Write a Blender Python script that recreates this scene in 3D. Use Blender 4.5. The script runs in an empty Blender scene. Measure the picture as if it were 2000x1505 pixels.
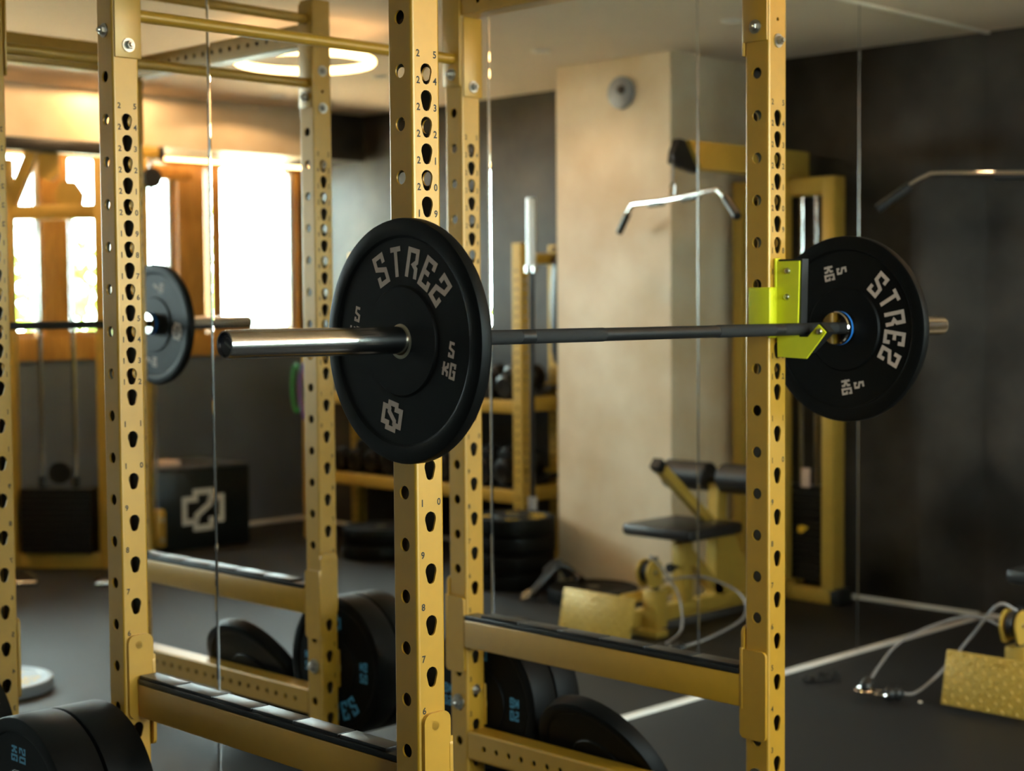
import bpy, bmesh, math, random
from mathutils import Matrix, Vector
rnd = random.Random(7)
SC = bpy.context.scene
COL = SC.collection
PI = math.pi

# ------------------------------------------------------------------ camera
cd = bpy.data.cameras.new('camera'); cam = bpy.data.objects.new('camera', cd); COL.objects.link(cam)
CAMP = Vector((-2.07984, -3.70307, 1.47099))
cR = Vector((0.705571, -0.7086, -0.007416)); cU = Vector((0.041123, 0.030496, 0.998689)); cF = Vector((0.707445, 0.704951, -0.050657))
cam.matrix_world = Matrix(((cR.x, cU.x, -cF.x, CAMP.x), (cR.y, cU.y, -cF.y, CAMP.y), (cR.z, cU.z, -cF.z, CAMP.z), (0, 0, 0, 1)))
cd.sensor_fit = 'HORIZONTAL'; cd.sensor_width = 36.0; cd.lens = 56.742; cd.clip_start = 0.05; cd.clip_end = 200
cd.dof.use_dof = True; cd.dof.focus_distance = 3.15; cd.dof.aperture_fstop = 3.0; cd.dof.aperture_blades = 9
SC.camera = cam

# ------------------------------------------------------------------ world, lights, exposure
w = bpy.data.worlds.new('daylight'); SC.world = w; w.use_nodes = True
bg = w.node_tree.nodes['Background']; bg.inputs[0].default_value = (0.79, 0.94, 1.0, 1); bg.inputs[1].default_value = 43.0
SC.view_settings.view_transform = 'Standard'; SC.view_settings.look = 'None'
SC.view_settings.exposure = -0.12; SC.view_settings.gamma = 1.0; SC.view_settings.use_curve_mapping = False
SC.cycles.use_denoising = True
SC.cycles.max_bounces = 10; SC.cycles.diffuse_bounces = 4; SC.cycles.glossy_bounces = 6
SC.cycles.sample_clamp_indirect = 120.0
WARM = (1.0, 0.56, 0.22)
LED_STRIP = 14.0      # warm strip under the window soffit
RING_LAMP = 11.0      # ring pendant
ADDED_SPOT_W = 30.0         # unseen spots added to brighten the soffit
sn = bpy.data.lights.new('sun', 'SUN'); sn.energy = 260.0; sn.angle = 0.01; sn.color = (1.0, 0.80, 0.52)
so = bpy.data.objects.new('sun', sn); COL.objects.link(so); so.rotation_euler = Vector((-.80, .02, -.60)).to_track_quat('-Z', 'Y').to_euler()   # shines along the facade onto the garden
# portal: lets Cycles find the daylight that comes through the window band
pl = bpy.data.lights.new('window_portal', 'AREA'); pl.shape = 'RECTANGLE'; pl.size = 6.4; pl.size_y = 1.1
pl.cycles.is_portal = True
po = bpy.data.objects.new('window_portal', pl); COL.objects.link(po)
po.location = (1.55, -5.24, 1.84); po.rotation_euler = (PI / 2, 0, 0)   # faces +y, into the room

# ------------------------------------------------------------------ materials
MATS = {}
def mat(name, col, rough=0.5, metal=0.0, noise=0.0, nscale=6.0, bump=0.0, bscale=60.0, emit=None, col2=None, spec=0.5, coat=0.0, lo=0.35, hi=0.65, detail=6.0, stretch=None):
    if name in MATS: return MATS[name]
    m = bpy.data.materials.new(name); m.use_nodes = True
    nt = m.node_tree; b = nt.nodes['Principled BSDF']
    b.inputs['Base Color'].default_value = (*col, 1); b.inputs['Roughness'].default_value = rough
    b.inputs['Metallic'].default_value = metal; b.inputs['Specular IOR Level'].default_value = spec
    b.inputs['Coat Weight'].default_value = coat; b.inputs['Coat Roughness'].default_value = 0.35
    tc = nt.nodes.new('ShaderNodeTexCoord')
    src = tc.outputs['Object']
    if stretch:
        mp = nt.nodes.new('ShaderNodeMapping'); mp.inputs['Scale'].default_value = stretch
        nt.links.new(src, mp.inputs[0]); src = mp.outputs[0]
    if col2 is None:
        col2 = tuple(c * (1 - noise) for c in col)
    n = nt.nodes.new('ShaderNodeTexNoise'); n.inputs['Scale'].default_value = nscale; n.inputs['Detail'].default_value = detail
    r = nt.nodes.new('ShaderNodeValToRGB'); r.color_ramp.elements[0].position = lo; r.color_ramp.elements[1].position = hi
    r.color_ramp.elements[0].color = (*col2, 1); r.color_ramp.elements[1].color = (*col, 1)
    nt.links.new(src, n.inputs['Vector']); nt.links.new(n.outputs[0], r.inputs[0]); nt.links.new(r.outputs[0], b.inputs['Base Color'])
    if bump:
        n2 = nt.nodes.new('ShaderNodeTexNoise'); n2.inputs['Scale'].default_value = bscale; n2.inputs['Detail'].default_value = 3
        bp = nt.nodes.new('ShaderNodeBump'); bp.inputs['Strength'].default_value = bump; bp.inputs['Distance'].default_value = 0.004
        nt.links.new(src, n2.inputs['Vector']); nt.links.new(n2.outputs[0], bp.inputs['Height']); nt.links.new(bp.outputs[0], b.inputs['Normal'])
    if emit:
        b.inputs['Emission Color'].default_value = (*emit[:3], 1); b.inputs['Emission Strength'].default_value = emit[3]
    MATS[name] = m
    return m
M = dict(
    gold=mat('gold_powder_coat', (0.445, 0.220, 0.009), 0.42, 0.20, 0.06, 30, 0.02, 900, spec=0.9, coat=0.30),
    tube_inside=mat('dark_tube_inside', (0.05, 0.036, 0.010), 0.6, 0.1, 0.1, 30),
    gold_dull=mat('gold_machine_paint', (0.50, 0.315, 0.05), 0.40, 0.15, 0.06, 20),
    lime=mat('lime_yellow_paint', (0.62, 0.60, 0.012), 0.38, 0.1, 0.04, 30),
    print=mat('black_print', (0.006, 0.006, 0.005), 0.6),
    rubber=mat('black_rubber', (0.0028, 0.0027, 0.0024), 0.50, 0, 0.25, 40, 0.06, 700, spec=0.14),
    rubber_edge=mat('black_rubber_satin', (0.006, 0.006, 0.006), 0.42, 0, 0.25, 30, 0.06, 500, spec=0.4),
    plastic=mat('black_plastic', (0.008, 0.008, 0.008), 0.42, 0, 0.2, 30),
    pad=mat('black_vinyl', (0.014, 0.012, 0.012), 0.40, 0, 0.2, 30, 0.05, 400),
    chrome=mat('chrome', (0.58, 0.57, 0.56), 0.07, 1.0, 0.03, 30),
    sleeve=mat('brushed_chrome_sleeve', (0.62, 0.60, 0.58), 0.20, 1.0, 0.10, 40, 0.02, 900, stretch=(30, 1, 1)),
    zinc=mat('zinc_bolt', (0.55, 0.54, 0.50), 0.28, 1.0, 0.1, 50),
    shaft=mat('black_oxide_shaft', (0.012, 0.012, 0.012), 0.45, 0.3, 0.2, 60),
    knurl=mat('black_oxide_knurl', (0.014, 0.0135, 0.0135), 0.6, 0.3, 0.35, 900, 0.5, 1200),
    navy=mat('navy_end_cap', (0.004, 0.010, 0.028), 0.35),
    silverprint=mat('silver_print', (0.32, 0.34, 0.36), 0.5),
    blue=mat('blue_ring', (0.02, 0.16, 0.50), 0.35),
    blueprint=mat('blue_print', (0.06, 0.26, 0.42), 0.6),
    letter=mat('beige_lettering', (0.52, 0.40, 0.33), 0.6, 0, 0.1, 90),
    steelhub=mat('steel_hub', (0.42, 0.38, 0.28), 0.35, 0.9, 0.1, 60),
    white=mat('white_paint', (0.74, 0.70, 0.64), 0.5, 0, 0.05, 8),
    cable=mat('clear_cable_jacket', (0.24, 0.22, 0.21), 0.35, 0, 0.1, 40),
    wood=mat('orange_wood', (0.47, 0.245, 0.050), 0.45, 0, 0, 9, 0.05, 60, col2=(0.34, 0.155, 0.025), stretch=(6, 6, 0.7)),
    yellow=mat('yellow_print', (0.70, 0.42, 0.02), 0.5),
    green=mat('green_band', (0.02, 0.22, 0.05), 0.6), purple=mat('purple_band', (0.16, 0.08, 0.30), 0.6),
    paperpink=mat('pale_board', (0.62, 0.46, 0.38), 0.6),
    speaker_plate_sheen=mat('speaker_grey_and_plate_sheen', (0.30, 0.33, 0.38), 0.40, 0, 0.1, 20),  # grey of the speaker; on the floor plate, window sheen put into the colour
    alu=mat('grey_aluminium', (0.55, 0.57, 0.60), 0.35, 0.6),
    joint=mat('polished_joint_strip', (0.20, 0.20, 0.195), 0.22, 0.9, 0.05, 30),
    floor=mat('rubber_floor', (0.014, 0.0122, 0.0118), 0.58, 0, 0, 260, 0.25, 500, col2=(0.008, 0.007, 0.0066), spec=0.28),
    darkwall=mat('dark_plaster', (0.058, 0.049, 0.041), 0.45, 0, 0, 2.0, 0.04, 30, col2=(0.009, 0.007, 0.005), lo=0.34, hi=0.66, detail=8, spec=0.35),
    wainscot=mat('charcoal_wall', (0.105, 0.120, 0.145), 0.5, 0, 0, 1.4, 0.03, 30, col2=(0.075, 0.085, 0.10)),
    beige=mat('beige_plaster', (0.80, 0.70, 0.54), 0.42, 0, 0, 2.6, 0.03, 20, col2=(0.62, 0.47, 0.29), lo=0.28, hi=0.66, detail=9),
    ceiling=mat('ceiling_paint', (0.64, 0.53, 0.42), 0.75, 0, 0.03, 3),
    leafy=mat('leaf_green', (0.20, 0.34, 0.03), 0.5, 0, 0.4, 2.0),
    bark=mat('bark', (0.12, 0.08, 0.05), 0.8),
    gravel=mat('pale_gravel', (0.62, 0.48, 0.33), 0.8, 0, 0.15, 20),
    lawn=mat('dark_lawn', (0.05, 0.07, 0.02), 0.9, 0, 0.4, 5),
    strip=mat('led_strip_glow', (1, 0.8, 0.6), 0.5, emit=(*WARM, LED_STRIP)),
    ring=mat('ring_lamp_glow', (1, 0.9, 0.8), 0.5, emit=(1.0, 0.58, 0.24, RING_LAMP)),
    ring_added=mat('added_ring_lamp_glow', (1, 0.9, 0.8), 0.5, emit=(1.0, 0.60, 0.27, RING_LAMP * 1.0)),
    lens=mat('lamp_lens', (0.55, 0.48, 0.44), 0.3),
)
def mirror_mat():
    m = bpy.data.materials.new('silvered_mirror'); m.use_nodes = True
    b = m.node_tree.nodes['Principled BSDF']
    b.inputs['Base Color'].default_value = (0.90, 0.915, 0.90, 1); b.inputs['Metallic'].default_value = 1; b.inputs['Roughness'].default_value = 0.0
    return m
M['mirror'] = mirror_mat()
def glass_mat():
    m = bpy.data.materials.new('window_glass'); m.use_nodes = True; nt = m.node_tree
    nt.nodes.remove(nt.nodes['Principled BSDF'])
    t = nt.nodes.new('ShaderNodeBsdfTransparent'); g = nt.nodes.new('ShaderNodeBsdfGlossy'); g.inputs['Roughness'].default_value = 0.0
    t.inputs[0].default_value = (0.93, 0.97, 0.94, 1)
    fr = nt.nodes.new('ShaderNodeFresnel'); fr.inputs[0].default_value = 1.45
    x = nt.nodes.new('ShaderNodeMixShader')
    nt.links.new(fr.outputs[0], x.inputs[0]); nt.links.new(t.outputs[0], x.inputs[1]); nt.links.new(g.outputs[0], x.inputs[2])
    nt.links.new(x.outputs[0], nt.nodes['Material Output'].inputs[0])
    return m
M['glass'] = glass_mat()

# ------------------------------------------------------------------ geometry helpers
class MB:
    """collects shapes into one mesh"""
    def __init__(s): s.v = []; s.f = []
    def add(s, vs, fs, X=None):
        k = len(s.v)
        if X is not None: vs = [X @ Vector(v) for v in vs]
        s.v += [tuple(v) for v in vs]; s.f += [tuple(i + k for i in f) for f in fs]
        return s
    def box(s, lo, hi, b=0.0, X=None):
        (x0, y0, z0), (x1, y1, z1) = lo, hi
        if x0 > x1: x0, x1 = x1, x0
        if y0 > y1: y0, y1 = y1, y0
        if z0 > z1: z0, z1 = z1, z0
        if b <= 0:
            vs = [(x0, y0, z0), (x1, y0, z0), (x1, y1, z0), (x0, y1, z0), (x0, y0, z1), (x1, y0, z1), (x1, y1, z1), (x0, y1, z1)]
            fs = [(0, 3, 2, 1), (4, 5, 6, 7), (0, 1, 5, 4), (1, 2, 6, 5), (2, 3, 7, 6), (3, 0, 4, 7)]
            return s.add(vs, fs, X)
        b = min(b, (x1 - x0) * .45, (y1 - y0) * .45, (z1 - z0) * .45)
        bm = bmesh.new(); bmesh.ops.create_cube(bm, size=1)
        for v in bm.verts:
            v.co = ((x0 + x1) / 2 + v.co.x * (x1 - x0), (y0 + y1) / 2 + v.co.y * (y1 - y0), (z0 + z1) / 2 + v.co.z * (z1 - z0))
        bmesh.ops.bevel(bm, geom=bm.edges[:], offset=b, segments=2, profile=0.5, affect='EDGES')
        bm.verts.index_update(); bm.verts.ensure_lookup_table()
        vs = [tuple(v.co) for v in bm.verts]; fs = [[v.index for v in f.verts] for f in bm.faces]; bm.free()
        return s.add(vs, fs, X)
    def rod(s, a, b, r, n=16, r2=None, cap=True):
        a = Vector(a); b = Vector(b); d = (b - a).normalized()
        u = d.orthogonal().normalized(); w_ = d.cross(u)
        r2 = r if r2 is None else r2
        vs = []; fs = []
        for p, q in ((a, r), (b, r2)):
            for k in range(n):
                t = 2 * PI * k / n; vs.append(p + u * (q * math.cos(t)) + w_ * (q * math.sin(t)))
        for k in range(n): fs.append((k, (k + 1) % n, n + (k + 1) % n, n + k))
        if cap: fs += [tuple(range(n - 1, -1, -1)), tuple(range(n, 2 * n))]
        return s.add(vs, fs)
    def tube(s, pts, r, n=10, closed=False):
        P = [Vector(p) for p in pts]; m = len(P); vs = []; fs = []
        t0 = (P[1] - P[0]).normalized(); u = t0.orthogonal().normalized()
        for i in range(m):
            if closed: t = (P[(i + 1) % m] - P[i - 1]).normalized()
            else: t = ((P[min(i + 1, m - 1)] - P[max(i - 1, 0)])).normalized()
            u = (u - t * u.dot(t)).normalized(); w_ = t.cross(u)
            for k in range(n):
                a = 2 * PI * k / n; vs.append(P[i] + u * (r * math.cos(a)) + w_ * (r * math.sin(a)))
        for i in range(m if closed else m - 1):
            j = (i + 1) % m
            for k in range(n): fs.append((i * n + k, i * n + (k + 1) % n, j * n + (k + 1) % n, j * n + k))
        if not closed: fs += [tuple(range(n - 1, -1, -1)), tuple((m - 1) * n + k for k in range(n))]
        return s.add(vs, fs)
    def lathe(s, prof, n=64, X=None, closed=True):
        """profile of (r, z) pairs turned about local z"""
        m = len(prof); vs = []; fs = []
        for k in range(n):
            a = 2 * PI * k / n
            for r, z in prof: vs.append((r * math.cos(a), r * math.sin(a), z))
        for k in range(n):
            j = (k + 1) % n
            for i in range(m if closed else m - 1):
                i2 = (i + 1) % m
                fs.append((k * m + i, j * m + i, j * m + i2, k * m + i2))
        return s.add(vs, fs, X)
    def prism(s, poly, d0, d1, axis='x', X=None):
        """2-D polygon extruded along an axis; polygon in the other two axes in cyclic order"""
        n = len(poly); vs = []
        for d in (d0, d1):
            for a, b in poly:
                vs.append({'x': (d, a, b), 'y': (a, d, b), 'z': (a, b, d)}[axis])
        fs = [tuple(range(n - 1, -1, -1)), tuple(range(n, 2 * n))] + [(k, (k + 1) % n, n + (k + 1) % n, n + k) for k in range(n)]
        return s.add(vs, fs, X)
    def stroke(s, pts, wd, X, closed=False):
        """flat stroke of a polyline with mitred corners, in local xy"""
        P = [Vector(p) for p in pts]; m = len(P); L = []; R = []
        for i in range(m):
            if closed: a = (P[i] - P[i - 1]).normalized(); b = (P[(i + 1) % m] - P[i]).normalized()
            else:
                a = (P[i] - P[max(i - 1, 0)]) if i else (P[1] - P[0]); b = (P[min(i + 1, m - 1)] - P[i]) if i < m - 1 else (P[-1] - P[-2])
                a = a.normalized(); b = b.normalized()
            na = Vector((-a.y, a.x)); nb = Vector((-b.y, b.x)); mm = (na + nb)
            if mm.length < 1e-6: mm = na
            mm.normalize(); k = wd / 2 / max(0.35, mm.dot(na))
            L.append(P[i] + mm * k); R.append(P[i] - mm * k)
        vs = [(p.x, p.y, 0) for p in L] + [(p.x, p.y, 0) for p in R]; fs = []
        for i in range(m if closed else m - 1):
            j = (i + 1) % m; fs.append((m + i, m + j, j, i))
        return s.add(vs, fs, X)
    def mesh(s, name, off=None):
        me = bpy.data.meshes.new(name)
        v = s.v if off is None else [(a - off[0], b - off[1], c - off[2]) for a, b, c in s.v]
        me.from_pydata(v, [], s.f); me.update()
        return me

def finish(me, m, smooth=35, recalc=True):
    if recalc:
        bm = bmesh.new(); bm.from_mesh(me); bmesh.ops.recalc_face_normals(bm, faces=bm.faces[:]); bm.to_mesh(me); bm.free()
    if smooth:
        me.shade_smooth(); me.set_sharp_from_angle(angle=math.radians(smooth))
    me.materials.clear(); me.materials.append(m)

OFF = {}
def darken(me, mb):
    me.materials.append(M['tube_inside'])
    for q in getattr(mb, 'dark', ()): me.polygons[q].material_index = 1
def part(name, mb, m, parent, smooth=35, label=None, kind=None, recalc=True):
    """mesh part; coordinates as given in the world (or in the thing's own frame for local things)"""
    off = OFF.get(parent.name) if parent else None
    me = mb.mesh(name, off) if isinstance(mb, MB) else mb
    if isinstance(mb, MB):
        finish(me, m, smooth, recalc)
        if hasattr(mb, 'dark'): darken(me, mb)
    o = bpy.data.objects.new(name, me); COL.objects.link(o)
    if parent:
        o.parent = parent; OFF[o.name] = off
    if label: o['label'] = label
    if kind: o['kind'] = kind
    return o
def tag(o, label, cat, group=None, kind=None):
    o['label'] = label; o['category'] = cat
    if group: o['group'] = group
    if kind: o['kind'] = kind
    return o
def thing(name, label, cat, loc, rotz=0.0, group=None, local=False):
    o = bpy.data.objects.new(name, None); COL.objects.link(o); o.empty_display_size = 0.1
    o.location = loc; o.rotation_euler = (0, 0, rotz)
    OFF[o.name] = None if local else tuple(loc)
    return tag(o, label, cat, group)
def struct(name, mb, m, smooth=0, parent=None):
    o = part(name, mb, m, parent, smooth)
    if not parent: o['kind'] = 'structure'
    return o
def single(name, mb, m, label, cat, loc, group=None, smooth=35):
    """a thing that is one mesh, its origin at loc"""
    me = mb.mesh(name, loc); finish(me, m, smooth)
    o = bpy.data.objects.new(name, me); COL.objects.link(o); o.location = loc; OFF[o.name] = tuple(loc)
    return tag(o, label, cat, group)
def catmull(pts, n=8):
    P = [Vector(p) for p in pts]; P = [P[0] * 2 - P[1]] + P + [P[-1] * 2 - P[-2]]; out = []
    for i in range(1, len(P) - 2):
        for k in range(n):
            t = k / n; a, b, c, d = P[i - 1], P[i], P[i + 1], P[i + 2]
            out.append(0.5 * ((2 * b) + (c - a) * t + (2 * a - 5 * b + 4 * c - d) * t * t + (3 * b - a - 3 * c + d) * t ** 3))
    return out + [P[-2]]
def oriented(px, py, pz, o=(0, 0, 0)):
    px, py, pz = Vector(px), Vector(py), Vector(pz)
    return Matrix(((px.x, py.x, pz.x, o[0]), (px.y, py.y, pz.y, o[1]), (px.z, py.z, pz.z, o[2]), (0, 0, 0, 1)))

# ------------------------------------------------------------------ the room
XR, XL, YW, ZC = 4.735, -4.6, -5.12, 2.695
struct('floor', MB().box((XL - .1, YW - .15, -.1), (XR + .1, .12, 0)), M['floor'])
struct('ceiling', MB().box((XL - .1, YW - .15, ZC), (XR + .1, .12, ZC + .1)), M['ceiling'])
struct('wall_right', MB().box((XR, YW - .15, 0), (XR + .1, .12, ZC)), M['darkwall'])
struct('wall_left', MB().box((XL - .1, YW - .15, 0), (XL, .12, ZC)), M['darkwall'])
wf = struct('wall_front', MB().box((XL, .008, 0), (XR, .12, ZC)), M['darkwall'])
# mirror panels with polished bevelled edges, from the joints in the glass
joints = [0.476 + 1.0655 * k for k in range(-5, 5)]
joints = [XL] + [j for j in joints if j > XL + .2] ; joints[-1] = XR
for a, b in zip(joints[:-1], joints[1:]):
    g, bw, dp, z0, z1 = .0012, .0045, .0007, .014, ZC - .006
    x0, x1 = a + g, b - g
    outer = [(x0, dp, z0), (x1, dp, z0), (x1, dp, z1), (x0, dp, z1)]
    inner = [(x0 + bw, 0, z0 + bw), (x1 - bw, 0, z0 + bw), (x1 - bw, 0, z1 - bw), (x0 + bw, 0, z1 - bw)]
    back = [(x0, .007, z0), (x1, .007, z0), (x1, .007, z1), (x0, .007, z1)]
    mb = MB().add(outer + inner + back, [(4, 5, 6, 7)] + [(k, (k + 1) % 4, 4 + (k + 1) % 4, 4 + k) for k in range(4)] + [(8 + k, 8 + (k + 1) % 4, (k + 1) % 4, k) for k in range(4)])
    part('mirror_panel', mb, M['mirror'], wf, 0)
for j in joints[1:-1]:
    part('mirror_joint', MB().rod((j, .0012, .014), (j, .0012, ZC - .006), .0023, 10), M['joint'], wf, 60)
def trimbar(name, lo, hi): return struct(name, MB().box(lo, hi, .004), M['white'], 30)
trimbar('baseboard_front', (XL, -.017, 0), (XR, .0, .015))
trimbar('baseboard_right', (XR - .017, YW, 0), (XR, -.018, .022))
trimbar('baseboard_back', (XL, YW, 0), (XR - .018, YW + .017, .03))
trimbar('trim_1', (XL, -.012, ZC - .012), (XR, .0, ZC))
# plastered column in front of the right wall
struct('wall_column', MB().box((4.085, -2.10, 0), (XR, -1.335, ZC)), M['beige'])
# window wall: charcoal dado, wooden sill band, posts and head; soffit above
WIN = [(-1.5, -.9), (-.7, -.1), (.1, .7), (.9, 1.5), (1.7, 2.3), (2.44, 2.80), (2.98, 3.34), (3.50, 3.735), (3.955, 4.02), (4.085, 4.70)]
ZS, ZH = 1.315, 2.375
wb = struct('wall_back', MB().box((XL, YW - .15, 0), (XR, YW, 1.15)), M['wainscot'])
part('head_wall', MB().box((XL, YW - .15, ZH + .04), (XR, YW, ZC)), M['beige'], wb, 0)
part('window_sill', MB().box((XL, YW - .15, 1.15), (XR, YW + .025, ZS - .02), .004), M['wood'], wb, 30)
part('window_head', MB().box((XL, YW - .13, ZH), (XR, YW + .012, ZH + .04)), M['wood'], wb, 0)
edges = [XL] + [e for ab in WIN for e in ab] + [XR]
for k in range(0, len(edges), 2):
    a, b = edges[k], edges[k + 1]
    if b - a > .001: part('window_post', MB().box((a, YW - .13, ZS - .02), (b, YW + .010, ZH), .004), M['wood'], wb, 30)
for k, (a, b) in enumerate(WIN):
    wn = struct('window_%d' % (k + 1), MB().box((a, YW - .078, ZS - .02), (b, YW - .072, ZH)), M['glass'])
    if b - a > .2:
        fr = MB()
        fr.box((b - .034, YW - .068, ZS), (b, YW - .02, ZH), .003)
        part('window_seal', fr, M['alu'], wn, 30)
        lo_ = MB().box((a, YW - .068, ZS - .02), (b - .036, YW - .03, ZS + .012), .003)
        part('window_frame', lo_, M['wood'], wn, 30)
# wooden door leaf between the glazing, with its raised stiles
dl = struct('door_1', MB().box((3.40, YW + .012, ZS), (3.50, YW + .04, 2.27), .006).box((3.735, YW + .012, ZS), (3.86, YW + .04, 2.27), .006).box((3.40, YW + .0125, 2.27), (3.86, YW + .04, 2.365), .006), M['wood'], 30)
struct('ceiling_soffit', MB().box((XL, YW + .012, 2.40), (4.30, -4.43, ZC)), M['beige'])
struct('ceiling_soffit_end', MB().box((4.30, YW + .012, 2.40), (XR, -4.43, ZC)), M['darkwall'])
single('led_strip', MB().box((XL + .1, -5.03, 2.386), (XR - .02, -4.995, 2.3995), .002), M['strip'], 'warm glowing light strip under the plaster soffit above the windows', 'light strip', (0, -5.01, 2.386))
# recessed ceiling spots
def downlight(x, y, lab, watt=0, wide=180):
    t = thing('recessed_spotlight', lab, 'spotlight', (x, y, ZC - .008), group='recessed ceiling spots')
    part('trim_ring', MB().lathe([(.030, ZC - .002), (.030, ZC - .008), (.046, ZC - .008), (.048, ZC - .001)], 32, Matrix.Translation((x, y, 0))), M['white'], t)
    part('lamp_lens', MB().lathe([(0, ZC - .004), (.030, ZC - .004), (.030, ZC - .001), (0, ZC - .001)], 24, Matrix.Translation((x, y, 0)), closed=False), M['lens'], t)
    if watt:
        l = bpy.data.lights.new('spot_beam', 'SPOT'); l.energy = watt; l.color = (1.0, 0.60, 0.28); l.spot_size = math.radians(wide); l.spot_blend = 0.05 if wide > 170 else (0.15 if wide > 150 else 0.7); l.shadow_soft_size = .03
        lo = bpy.data.objects.new('spot_beam', l); COL.objects.link(lo); lo.parent = t; lo.location = (0, 0, -.012)
downlight(3.62, -1.76, 'small recessed ceiling spot in front of the plaster column', 12, 130)
downlight(3.63, -.62, 'small recessed ceiling spot above the lat pulldown machine', 12, 130)
downlight(3.70, -3.98, 'small recessed ceiling spot beside the window soffit', 16, 158)
downlight(2.84, -4.12, 'added unseen ceiling spot above the cable machine', ADDED_SPOT_W)  # added behind an upright to throw warm light on the soffit
downlight(1.70, -4.12, 'added unseen ceiling spot above the open floor beside the cable machine', ADDED_SPOT_W)  # added out of view, more warm light for the soffit
downlight(3.61, -2.96, 'small recessed ceiling spot in front of the dumbbell rack', 12, 130)
# round speaker on the column face
t = thing('round_speaker', 'round grey wall speaker high on the beige plaster column', 'speaker', (4.085, -1.647, 2.44))
XS = oriented((0, -1, 0), (0, 0, 1), (-1, 0, 0), (4.085, -1.647, 2.52))
part('speaker_body', MB().lathe([(0, .03), (.06, .03), (.078, .022), (.082, .012), (.082, 0), (0, 0)], 40, XS, closed=False), M['speaker_plate_sheen'], t)
part('speaker_mount', MB().lathe([(0, .045), (.018, .045), (.022, .03), (0, .03)], 24, XS @ Matrix.Translation((-.02, 0.01, 0)), closed=False), M['plastic'], t)
# ring pendant
def ring_lamp(RC, lab, mm='ring'):
    t = thing('ring_lamp', lab, 'lamp', RC, group='ring lamps under the ceiling')
    part('glow_ring', MB().tube([(RC[0] + .30 * math.cos(a), RC[1] + .30 * math.sin(a), RC[2]) for a in [2 * PI * k / 64 for k in range(64)]], .017, 10, True), M[mm], t)
    for k in range(3):
        a = 2 * PI * k / 3
        part('hanging_rod', MB().rod((RC[0] + .3 * math.cos(a), RC[1] + .3 * math.sin(a), RC[2] + .015), (RC[0] + .3 * math.cos(a), RC[1] + .3 * math.sin(a), ZC), .003, 8), M['alu'], t)
ring_lamp((2.42, -2.07, 2.555), 'glowing ring shaped ceiling lamp on thin rods in front of the plaster column')
ring_lamp((1.35, -3.80, 2.36), 'added unseen ring lamp on thin rods beside the window soffit', 'ring_added')  # guessed lamp out of view, added for the warm light near the soffit

# ------------------------------------------------------------------ outside the windows
struct('floor_garden', MB().box((-14, -24, -.4), (18, -13.0, -.3)), M['lawn'])
struct('floor_terrace', MB().box((-8, -13.0, -.35), (14, YW - .16, -.2)), M['gravel'])
def tree(x, y, h, r, lab, seed):
    q = random.Random(seed)
    t = thing('garden_tree', lab, 'tree', (x, y, -.5), group='trees outside the windows')
    part('trunk', MB().tube([(x, y, -.5), (x + .05, y, h * .4), (x - .05, y + .1, h * .8)], .08, 8), M['bark'], t)
    mb = MB()
    for k in range(480):
        a = q.uniform(0, 2 * PI); e = q.uniform(-1, 1); rr = r * q.uniform(.45, 1.0)
        c = Vector((x + rr * math.cos(a) * math.sqrt(1 - e * e), y + rr * math.sin(a) * math.sqrt(1 - e * e), h * .62 + rr * e * 1.25))
        u = Vector((q.uniform(-1, 1), q.uniform(-1, 1), q.uniform(-1, 1))).normalized(); v = u.orthogonal().normalized()
        s1, s2 = q.uniform(.06, .13), q.uniform(.03, .07)
        mb.add([c - u * s1, c + v * s2, c + u * s1, c - v * s2], [(0, 1, 2, 3)])
    part('foliage', mb, M['leafy'], t, 0, kind='stuff', recalc=False)
tree(3.6, -10.6, 2.6, 1.0, 'leafy green tree outside the window by the plyo box', 1)
tree(.9, -11.2, 3.0, 1.1, 'leafy green tree outside the window by the cable machine', 2)
tree(6.4, -11.6, 2.2, .9, 'low leafy green tree outside the corner window', 3)

# ------------------------------------------------------------------ power rack
TH = -0.010158; RO = Vector((-.0144, -1.422, 0.0))
RW, RD, H2 = 1.1115, 1.0627, .035       # spacing of the uprights, half width of the tube
RMAT = Matrix.Translation(RO) @ Matrix.Rotation(TH, 4, 'Z')
def rw(x, y, z): return RMAT @ Vector((x, y, z))
Z0 = 1.905
keyz = [Z0 - .05 * i for i in range(14)] + [Z0 - .65 - .1 * j for j in range(1, 12)]
keynum = [str(25 - i) for i in range(14)] + [str(12 - j) for j in range(1, 12)]
sidez = [Z0 + .0064 + .1 * k for k in (1,)] + [Z0 + .0064 - .1 * k for k in range(0, 18)]
RTOP = 2.42
def hull_keyhole():
    pts = []
    r1, c1, r2, c2 = .0140, .0060, .0096, -.0104
    for k in range(96):
        a = 2 * PI * k / 96; d = Vector((math.cos(a), math.sin(a)))
        pts.append(max((Vector((0, c1)) + d * r1, Vector((0, c2)) + d * r2), key=lambda p: p.dot(d)))
    return pts
KEY = hull_keyhole()
def rad_poly(poly, th):
    d = Vector((math.cos(th), math.sin(th))); n = Vector((-d.y, d.x)); best = 0
    m = len(poly)
    for i in range(m):
        a, b = poly[i], poly[(i + 1) % m]
        sa, sb = a.dot(n), b.dot(n)
        if sa * sb <= 0 and abs(sa - sb) > 1e-9:
            p = a + (b - a) * (sa / (sa - sb)); k = p.dot(d)
            if k > best: best = k
    return best
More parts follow.
